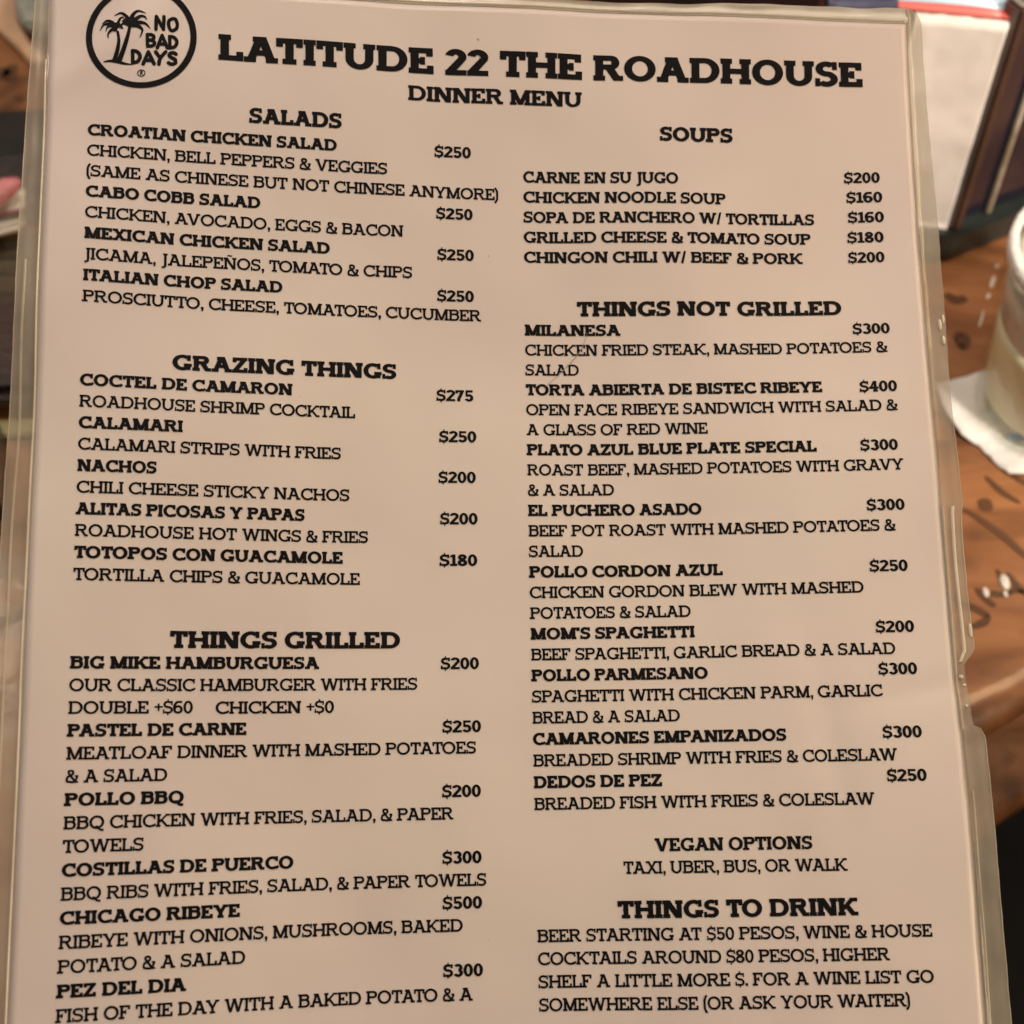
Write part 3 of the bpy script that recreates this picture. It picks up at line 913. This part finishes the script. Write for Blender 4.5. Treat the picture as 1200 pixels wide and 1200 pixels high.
def lip(x, k):
    """profile of the live edge below the top: (dy, z)"""
    n1 = noise.noise(Vector((x * 18, k * .9, 1.7)))
    n2 = noise.noise(Vector((x * 40, k * 1.3, 5.1)))
    P = [(0, 0), (-.006, -.0012), (-.011, -.004), (-.014, -.009), (-.013, -.014), (.005, -.020), (.024, -.030), (.032, -.042), (.026, -.055),
         (.012, -.063), (.000, -.067), (-.010, -.070), (-.0135, -.0745), (-.021, -.075), (-.027, -.083), (-.026, -.095), (0, -.10), (.30, -.10)]
    dy, z = P[k]
    if 2 < k < 16:
        dy += .004 * n1 + .0015 * n2
        z += .002 * n2
    return dy, z
NX = 300
xs = [-.75 + 1.5 * i / NX for i in range(NX + 1)]
V, F = [], []
rows = [1.35, 1.1, .9, .75, .6, .5, .42]
m = 18 + len(rows) + 8
for x in xs:
    ye = y_edge(x)
    col = [(x, y, 0) for y in rows if y > ye + .13]
    col = [(x, ye + (1.35 - ye) * (1 - q) ** 1.6, 0) for q in [k / (m - 18) for k in range(m - 18)]]
    for k in range(18):
        dy, z = lip(x, k)
        col.append((x, ye + dy, z))
    V += col
for i in range(NX):
    for k in range(m - 1):
        a = i * m + k
        F.append((a, a + 1, a + m + 1, a + m))
mesh_obj('table_top', V, F, M_WOOD, table, True)
# trestle under the top
bm = bmesh.new()
bmesh.ops.create_cube(bm, size=1)
for vtx in bm.verts:
    vtx.co = Vector((vtx.co.x * .5, .75 + vtx.co.y * .09, -.4275 + vtx.co.z * .665))
bmesh.ops.bevel(bm, geom=bm.edges[:], offset=.006, segments=2, affect='EDGES')
bm_obj('trestle', bm, M_WOOD, table)

# grooves burnt into the top: flat dark strokes 0.5 mm proud of the varnish dip
def groove(strokes, wd):
    V, F = [], []
    for s in strokes:
        q = Pen(1, 1, 1, 1)
        pts = s if len(s) > 2 else [s[0], ((s[0][0] + s[1][0]) / 2, (s[0][1] + s[1][1]) / 2), s[1]]
        q.path(pts, wd, wd, 5, lambda t: .7 + .6 * math.sin(math.pi * t))
        for p in q.P:
            i = len(V)
            V.extend((a, b, .0004) for a, b in p)
            F.append(list(range(i, i + 4)))
    return mesh_obj('carved_letter', V, F, M_BURN, table)
groove([[(0.1678, 0.3085), (0.1728, 0.3058), (0.1778, 0.3023)], [(0.1778, 0.3023), (0.175, 0.2993), (0.1705, 0.2974)]], 0.0024)
groove([[(0.1752, 0.3147), (0.1781, 0.31), (0.1809, 0.3066)], [(0.1774, 0.3116), (0.1811, 0.3124), (0.1846, 0.312), (0.1886, 0.3128)]], 0.0021)
groove([[(0.19, 0.3694), (0.1928, 0.3645), (0.1957, 0.3606), (0.2008, 0.3559)]], 0.0022)
groove([[(0.1779, 0.3529), (0.1839, 0.3473), (0.1907, 0.3398), (0.197, 0.3307), (0.2052, 0.3235)]], 0.0024)
groove([[(0.2002, 0.3707), (0.2047, 0.3663), (0.2124, 0.3624)]], 0.002)
groove([[(0.1886, 0.3219), (0.1919, 0.3147), (0.1971, 0.3089)]], 0.0022)
groove([[(0.185, 0.3235), (0.1877, 0.3147), (0.1932, 0.3132)]], 0.0018)
groove([[(0.1581, 0.3147), (0.1667, 0.3093)]], 0.002)
groove([[(0.1926, 0.4465), (0.1945, 0.4413), (0.197, 0.4465), (0.1946, 0.4496), (0.192, 0.4455)]], 0.003)
groove([[(0.1933, 0.4747), (0.1971, 0.4709), (0.202, 0.4725)]], 0.004)
groove([[(0.1841, 0.355), (0.1871, 0.355), (0.1898, 0.355)]], 0.005)
groove([[(-0.264, 0.6429), (-0.2593, 0.6355), (-0.2584, 0.6458)]], 0.006)
groove([[(-0.252, 0.6197), (-0.2477, 0.6155)]], 0.004)
groove([[(-0.2027, 0.3267), (-0.1967, 0.3219), (-0.1915, 0.3235)]], 0.003)
# raised drops whose pale colour paints in lamp glints and a highlight streak
M_DROP = material('pale_glint', (.80, .76, .70), .22, 1.0, .08)
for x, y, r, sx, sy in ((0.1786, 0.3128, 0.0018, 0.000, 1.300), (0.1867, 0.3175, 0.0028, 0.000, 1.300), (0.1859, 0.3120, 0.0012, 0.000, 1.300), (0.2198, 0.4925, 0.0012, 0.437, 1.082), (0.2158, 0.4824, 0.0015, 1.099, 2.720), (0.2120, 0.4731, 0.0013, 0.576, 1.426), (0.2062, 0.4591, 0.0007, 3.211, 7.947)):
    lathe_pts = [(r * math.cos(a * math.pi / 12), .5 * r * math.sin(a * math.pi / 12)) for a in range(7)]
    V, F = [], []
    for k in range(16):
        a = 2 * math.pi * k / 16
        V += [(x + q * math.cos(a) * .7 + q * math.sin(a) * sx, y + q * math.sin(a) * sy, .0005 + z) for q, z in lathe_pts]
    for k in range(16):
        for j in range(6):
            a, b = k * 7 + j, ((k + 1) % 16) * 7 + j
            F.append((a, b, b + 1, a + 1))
    mesh_obj('glint_drop', V, F, M_DROP, table, True)

# ------------------------------------------------------------------ drink and napkin
M_NAP = add_noise(material('napkin_paper', (.80, .79, .77), .85), (.74, .73, .71), (.84, .83, .80), 60, 3, bump=.7, bump_scale=420, bump_dist=.001)
napkin = thing('napkin', (.225, .40, 0), 'white crumpled paper napkin under the cloudy drink', 'napkin')
OUT = [(.178, .4185), (.2, .4245), (.232, .438), (.262, .44), (.30, .43), (.31, .40), (.30, .372), (.262, .366), (.225, .3685), (.199, .3695), (.194, .377), (.190, .385), (.1835, .389), (.1805, .398)]
NC = (.236, .402)
V, F = [], []
nr = 14
outl = []
for k in range(len(OUT)):
    a, b = OUT[k], OUT[(k + 1) % len(OUT)]
    for s in range(6):
        outl.append((a[0] + (b[0] - a[0]) * s / 6, a[1] + (b[1] - a[1]) * s / 6))
def nap_z(x, y, f):
    return .0016 + .004 * max(0, noise.noise(Vector((x * 55, y * 55, 1.0))) + .12) * min(1, f * 1.6) + .0015 * abs(noise.noise(Vector((x * 160, y * 160, 4))))
for lo in (0, 1):
    for r in range(nr + 1):
        f = r / nr
        for (x, y) in outl:
            px, py = NC[0] + (x - NC[0]) * f, NC[1] + (y - NC[1]) * f
            z = nap_z(px, py, f if f > .55 else 0)
            V.append((px, py, max(.0006, z - .0010 * lo)))
m = len(outl)
N1 = (nr + 1) * m
for r in range(nr):
    for k in range(m):
        a, b = r * m + k, r * m + (k + 1) % m
        F.append((a, b, b + m, a + m))
        F.append((N1 + a, N1 + a + m, N1 + b + m, N1 + b))
for k in range(m):
    a, b = nr * m + k, nr * m + (k + 1) % m
    F.append((a, b, N1 + b, N1 + a))
mesh_obj('folded_paper', V, F, M_NAP, napkin, True)
V = [(.2015, .3845, .0052), (.2115, .3850, .0052), (.2113, .3885, .0054), (.2013, .3880, .0054)]
mesh_obj('printed_mark', V, [(0, 1, 2, 3)], material('blue_print', (.20, .32, .62), .7), napkin)

def lathe(name, prof, c, mat, parent, seg=72):
    V, F = [], []
    m = len(prof)
    for k in range(seg):
        a = 2 * math.pi * k / seg
        V += [(c[0] + r * math.cos(a), c[1] + r * math.sin(a), c[2] + z) for r, z in prof]
    for k in range(seg):
        for j in range(m - 1):
            a, b = k * m + j, ((k + 1) % seg) * m + j
            F.append((a, b, b + 1, a + 1))
    o = mesh_obj(name, V, F, mat, parent, True)
    bm = bmesh.new()
    bm.from_mesh(o.data)
    bmesh.ops.remove_doubles(bm, verts=bm.verts[:], dist=1e-6)
    bmesh.ops.recalc_face_normals(bm, faces=bm.faces[:])
    bm.to_mesh(o.data)
    bm.free()
    return o

M_GLASS = bpy.data.materials.new('clear_glass')
M_GLASS.use_nodes = True
n, l, b = nodes(M_GLASS)
gl = n.new('ShaderNodeBsdfGlossy')
gl.inputs['Roughness'].default_value = .04
tr = n.new('ShaderNodeBsdfTransparent')
tr.inputs['Color'].default_value = (.97, .98, .96, 1)
lw = n.new('ShaderNodeLayerWeight')
lw.inputs['Blend'].default_value = .12
fr = n.new('ShaderNodeMath')
fr.operation = 'MULTIPLY'
fr.inputs[1].default_value = .45
l.new(lw.outputs['Facing'], fr.inputs[0])
ms = n.new('ShaderNodeMixShader')
l.new(fr.outputs[0], ms.inputs[0]); l.new(tr.outputs[0], ms.inputs[1]); l.new(gl.outputs[0], ms.inputs[2])
l.new(ms.outputs[0], n['Material Output'].inputs['Surface'])
M_DRINK = add_noise(material('cloudy_drink', (.84, .82, .58), .35), (.83, .84, .54), (.90, .90, .68), 30, 2)
M_DRINK.node_tree.nodes['Principled BSDF'].inputs['Subsurface Weight'].default_value = 0
M_DRINK.node_tree.nodes['Principled BSDF'].inputs['Subsurface Radius'].default_value = (.02, .02, .01)
M_DRINK.node_tree.nodes['Principled BSDF'].inputs['Specular IOR Level'].default_value = .12
GC = (.2268, .404, .0035)
glass = thing('drinking_glass', GC, 'clear glass of pale cloudy yellow drink standing on a white napkin', 'glass')
g0, g1, gh = (.0350, .0420, .082)
lathe('vessel', [(0, 0), (g0 * .92, 0), (g0, .002), (g0 + (g1 - g0) * .5, gh * .5), (g1, gh - .002), (g1 - .0006, gh), (g1 - .0026, gh), (g1 - .003, gh - .002),
                 (g0 + (g1 - g0) * .5 - .003, gh * .5), (g0 - .0028, .009), (g0 * .8, .007), (0, .007)], GC, M_GLASS, glass)
lathe('drink', [(0, .0068), (g0 * .8 + .0004, .0068), (g0 - .0024, .0086), (g0 + (g1 - g0) * .5 - .0025, gh * .5), (g0 + (g1 - g0) * .58 - .0025, gh * .58), (0, gh * .58)], GC, M_DRINK, glass)
lathe('crushed_ice', [(0, gh * .583), (g0 + (g1 - g0) * .58 - .0025, gh * .583), (g1 - .0029, gh * .90), (g1 - .008, gh * .915), (0, gh * .92)], GC,
      add_noise(material('cloudy_ice', (.66, .65, .57), .3), (.58, .57, .49), (.74, .73, .66), 120, 4, bump=.5, bump_scale=260, bump_dist=.001), glass)
# salted rim
lathe('salt_rim', [(g1 - .0034, gh - .002), (g1 - .0034, gh + .0006), (g1 - .0015, gh + .0018), (g1 + .0002, gh + .0006), (g1 + .0003, gh - .003), (g1 + .0001, gh - .004)], GC,
      add_noise(material('rim_salt', (.8, .8, .78), .8), (.66, .65, .62), (.86, .85, .82), 500, 2, bump=.6, bump_dist=.001), glass)

# ------------------------------------------------------------------ napkin caddy behind the drink
A = Vector((.196, .495, 0))
RD = Vector((.886, .464, 0))       # along its right face
BD = Vector((-.464, .886, 0))      # into its depth
def prism(name, pts, z0, z1, mat, parent, bevel=.0012):
    bm = bmesh.new()
    lo = [bm.verts.new((p[0], p[1], z0)) for p in pts]
    hi = [bm.verts.new((p[0], p[1], z1)) for p in pts]
    bm.faces.new(lo[::-1]); bm.faces.new(hi)
    for k in range(len(pts)):
        q = (k + 1) % len(pts)
        bm.faces.new((lo[k], lo[q], hi[q], hi[k]))
    bmesh.ops.recalc_face_normals(bm, faces=bm.faces[:])
    bmesh.ops.bevel(bm, geom=bm.edges[:], offset=bevel, segments=2, affect='EDGES')
    return bm_obj(name, bm, mat, parent)
caddy = thing('napkin_caddy', A, 'dark wooden napkin caddy with a green base and pale trim strip, behind the glass', 'caddy')
M_GREEN = add_noise(material('dark_green_paint', (.02, .028, .026), .45, .3), (.014, .02, .019), (.035, .045, .042), 40)
M_BROWN = add_noise(material('dark_brown_wood', (.07, .035, .025), .4, .3), (.035, .019, .015), (.085, .046, .036), 30, stretch=(4, 4, 1))
M_NAVY = material('navy_lacquer', (.012, .013, .028), .18, .8, .06)
M_TRIM = add_noise(material('pale_trim', (.50, .45, .36), .5), (.34, .28, .2), (.58, .53, .44), 90)
L2 = A + Vector((-.155, .026, 0))
prism('base', [A, A + RD * .17, A + RD * .17 + BD * .12, L2 + BD * .10, L2], .0004, .0155, M_GREEN, caddy)
def along(s0, s1, d0, d1):
    return [A + RD * s0 + BD * d0, A + RD * s1 + BD * d0, A + RD * s1 + BD * d1, A + RD * s0 + BD * d1]
prism('post', along(.002, .0078, .002, .012), .0158, .128, M_BROWN, caddy)
prism('side_panel', along(.0081, .15, .007, .012), .0158, .130, M_NAVY, caddy)
prism('trim_strip', along(.0235, .0262, .0045, .0068), .0158, .128, M_TRIM, caddy, .0005)
M_STACK = add_noise(material('cream_napkins', (.78, .68, .54), .9), (.84, .79, .74), (.90, .86, .81), 18, 3, bump=.15, bump_scale=60, bump_dist=.003)
A1 = A + Vector((-.0015, .0045, .0))
LD = Vector((-.985, .17, 0))
LN = Vector((.17, .985, 0))
stack = thing('napkin_stack', A1 + Vector((0, 0, .016)), 'thick stack of cream paper napkins standing upright in the dark caddy', 'napkins')
bm = bmesh.new()
nx, nz = 26, 26
grid = {}
for s in (0, 1):
    for i in range(nx + 1):
        for j in range(nz + 1):
            p = A1 + LD * (.036 * i / nx) + LN * (.045 * s)
            z = .016 + .104 * j / nz
            z += (.0015 * noise.noise(Vector((i * .3, s, 2))) if j == nz else 0)
            b = .0011 * noise.noise(Vector((i * .06, j * .17, s * 9))) + .0005 * noise.noise(Vector((i * .2, j * .55, s * 9)))
            grid[s, i, j] = bm.verts.new((p.x + LN.x * b, p.y + LN.y * b, z))
for s in (0, 1):
    for i in range(nx):
        for j in range(nz):
            bm.faces.new((grid[s, i, j], grid[s, i + 1, j], grid[s, i + 1, j + 1], grid[s, i, j + 1]))
for i in range(nx):
    bm.faces.new((grid[0, i, nz], grid[0, i + 1, nz], grid[1, i + 1, nz], grid[1, i, nz]))
    bm.faces.new((grid[0, i, 0], grid[0, i + 1, 0], grid[1, i + 1, 0], grid[1, i, 0]))
for j in range(nz):
    bm.faces.new((grid[0, 0, j], grid[0, 0, j + 1], grid[1, 0, j + 1], grid[1, 0, j]))
    bm.faces.new((grid[0, nx, j], grid[0, nx, j + 1], grid[1, nx, j + 1], grid[1, nx, j]))
bm_obj('napkin_block', bm, M_STACK, stack, True)
def packet(name, c, ang, sx, sy, z, tilt, mat, label, cat, stripe=None):
    root = thing(name, (c[0], c[1], z), label, cat)
    V, F = [], []
    n = 10
    ca, sa = math.cos(ang), math.sin(ang)
    def pt(a, b, up, lift=0):
        x, y = a * sx / 2, b * sy / 2
        puff = .0022 * (1 - a * a) * (1 - b * b)
        zz = .0006 + (puff if up else 0) + tilt * (a + 1) * sx / 2 + lift
        return (c[0] + x * ca - y * sa, c[1] + x * sa + y * ca, z + zz + (0 if up else -.0005))
    for up in (1, 0):
        for i in range(n + 1):
            for j in range(n + 1):
                V.append(pt(-1 + 2 * i / n, -1 + 2 * j / n, up))
    M = (n + 1) ** 2
    for i in range(n):
        for j in range(n):
            a = i * (n + 1) + j
            F.append((a, a + n + 1, a + n + 2, a + 1))
            F.append((M + a, M + a + 1, M + a + n + 2, M + a + n + 1))
    mesh_obj('wrapper', V, F, mat, root, True)
    if stripe:
        V = [pt(-1 + 2 * i / n, b, 1, .0004) for i in range(n + 1) for b in (.20, .55, .80)]
        F = [(i * 3 + j, i * 3 + 3 + j, i * 3 + 4 + j, i * 3 + 1 + j) for i in range(n) for j in (0, 1)]
        mesh_obj('stripe', V, F, stripe, root, True)
q = A1 + LD * .020 + LN * .0225
packet('sugar_packet', (q.x, q.y), math.pi - .171, .046, .041, .1212, .0, material('red_packet', (.78, .15, .13), .45, .3), 'flat red packet with a light blue band lying on top of the cream napkins', 'packet', material('light_blue_print', (.50, .70, .85), .4, .3))
q = A1 + LD * -.012 + LN * .030
packet('sugar_packet', (q.x, q.y), .5, .040, .030, .1290, .0, material('grey_packet', (.34, .36, .42), .3, .5), 'grey foil packet leaning across the corner of the dark caddy', 'packet', material('white_print', (.8, .8, .8), .4, .3))

# ------------------------------------------------------------------ left side of the table
M_BLACK = add_noise(material('black_plastic', (.010, .010, .011), .5, .2), (.007, .007, .008), (.016, .015, .015), 60)
M_GREY = add_noise(material('charcoal_cloth', (.035, .033, .033), .85), (.028, .026, .026), (.05, .046, .044), 90, bump=.4, bump_scale=300)
M_WHITE = material('white_china', (.78, .76, .68), .18, .5, .05)
M_STEEL = material('steel', (.55, .54, .52), .22)
M_STEEL.node_tree.nodes['Principled BSDF'].inputs['Metallic'].default_value = 1
def slab(name, pts, z0, z1, mat, label, cat, bevel=.001):
    c = Vector((sum(p[0] for p in pts) / len(pts), sum(p[1] for p in pts) / len(pts), z0))
    bm = bmesh.new()
    lo = [bm.verts.new((p[0], p[1], z0)) for p in pts]
    hi = [bm.verts.new((p[0], p[1], z1)) for p in pts]
    bm.faces.new(lo[::-1]); bm.faces.new(hi)
    for k in range(len(pts)):
        q = (k + 1) % len(pts)
        bm.faces.new((lo[k], lo[q], hi[q], hi[k]))
    bmesh.ops.recalc_face_normals(bm, faces=bm.faces[:])
    bmesh.ops.bevel(bm, geom=bm.edges[:], offset=bevel, segments=2, affect='EDGES')
    return tag(bm_obj(name, bm, mat), label, cat)
slab('lit_patch', [(-0.3161, 0.7467), (-0.2773, 0.7467), (-0.2634, 0.6824), (-0.2526, 0.6608), (-0.2386, 0.6443), (-0.2481, 0.6429), (-0.2591, 0.6578), (-0.2711, 0.6715), (-0.3008, 0.6824)], .0006, .004, add_noise(material('peach_light', (.62, .40, .26), .8), (.52, .32, .2), (.70, .50, .34), 30, bump=.5, bump_scale=60), 'peach coloured flat patch of painted lamplight at the top left of the table', 'paper')  # slab coloured peach to paint a lit patch of the table top
slab('cloth_napkin', [(-0.2764, 0.7467), (-0.2539, 0.7467), (-0.2374, 0.6608), (-0.2549, 0.6653), (-0.2618, 0.6792)], .0045, .012, add_noise(material('grey_blue_cloth', (.30, .33, .31), .9), (.22, .25, .24), (.38, .40, .36), 50, bump=.5, bump_scale=200), 'grey green folded cloth napkin beside the peach light patch at upper left', 'napkin', .002)
slab('slate_board', [(-0.3035, 0.5880), (-0.2248, 0.5955), (-0.2112, 0.5246), (-0.2796, 0.4965)], .0006, .011, M_BLACK, 'black serving board behind the white plate at left', 'board', .0015)
slab('charcoal_napkin', [(-0.2891, 0.5506), (-0.2180, 0.5569), (-0.2137, 0.5344), (-0.2814, 0.5212)], .0114, .014, M_GREY, 'charcoal cloth lying on the black board at left', 'napkin')
slab('plate', [(-0.2806, 0.4783), (-0.2195, 0.5030), (-0.2250, 0.5314), (-0.2911, 0.5170)], .0112, .0165, M_WHITE, 'long white china plate with pink food on it, on the black board at left', 'plate', .002)
slab('knife', [(-0.2813, 0.4841), (-0.2189, 0.5074), (-0.2198, 0.5114), (-0.2834, 0.4919)], .0172, .0192, M_STEEL, 'steel table knife laid along the white plate at left', 'knife', .0006)
bm = bmesh.new()
V, F = [], []
for k in range(15):
    t = k / 14
    r = .0055 * math.sin(math.pi * min(1, max(0, t * .92 + .06))) ** .45
    p = Vector((-0.2428, 0.5023, .024)).lerp(Vector((-0.2233, 0.5234, .024)), t)
    d = (Vector((-0.2233, 0.5234, .024)) - Vector((-0.2428, 0.5023, .024))).normalized()
    s = d.cross(Vector((0, 0, 1)))
    u = s.cross(d)
    for q in range(14):
        a = 2 * math.pi * q / 14
        rr = r * (1 + .12 * noise.noise(Vector((k * .5, q * .6, 3))))
        V.append(p + s * math.cos(a) * rr + u * math.sin(a) * rr)
for k in range(14):
    for q in range(14):
        F.append((k * 14 + q, k * 14 + (q + 1) % 14, k * 14 + 14 + (q + 1) % 14, k * 14 + 14 + q))
F.append(list(range(14)))
F.append(list(range(14 * 14, 15 * 14)))
tag(mesh_obj('ham_roll', V, F, add_noise(material('pink_meat', (.72, .30, .32), .4, .3), (.62, .16, .22), (.80, .48, .46), 60), None, True), 'pink rolled food lying on the white plate', 'food')
slab('place_mat', [(-0.2883, 0.4999), (-0.2129, 0.5127), (-0.1978, 0.4352), (-0.2683, 0.4252)], .0006, .003, add_noise(material('olive_weave', (.085, .065, .042), .8), (.05, .04, .028), (.12, .095, .06), 25, stretch=(1, 8, 1), bump=.5, bump_scale=300), 'olive brown woven place mat left of the menu', 'place mat')
slab('wallet', [(-0.2749, 0.4496), (-0.2022, 0.4580), (-0.1912, 0.4019), (-0.2606, 0.3963)], .0034, .016, add_noise(material('dark_leather', (.022, .012, .01), .45, .3), (.012, .008, .007), (.05, .024, .02), 30, bump=.4, bump_scale=250), 'dark brown leather wallet on the olive place mat', 'wallet', .004)
slab('ribbon', [(-0.2599, 0.3939), (-0.1909, 0.4000), (-0.1890, 0.3907), (-0.2573, 0.3842)], .0006, .0025, material('pale_green_ribbon', (.34, .33, .16), .6), 'pale green paper strip beside the dark wallet', 'paper')
slab('dark_case', [(-0.2566, 0.3815), (-0.2044, 0.3870), (-0.1940, 0.3381), (-0.2430, 0.3307)], .0006, .022, material('dark_green_case', (.014, .02, .016), .35, .4), 'dark green flat case lying at the left edge of the view', 'case', .005)

# ------------------------------------------------------------------ dark things beyond the menu's top edge
slab('black_tray', [(0.0410, 0.6808), (0.1606, 0.6730), (0.1666, 0.7381), (0.0431, 0.7467)], .0006, .03, add_noise(material('tray_black', (.010, .008, .012), .4, .3), (.006, .005, .01), (.03, .012, .014), 20), 'black tray standing on the table beyond the top edge of the menu', 'tray', .004)
slab('blue_napkin', [(0.1656, 0.6730), (0.2022, 0.6730), (0.2149, 0.7424), (0.1728, 0.7424)], .0006, .02, add_noise(material('blue_grey_cloth', (.13, .14, .22), .85), (.10, .11, .18), (.16, .17, .26), 50, bump=.5, bump_scale=200), 'blue grey folded cloth between the black tray and the cream napkins', 'napkin', .003)
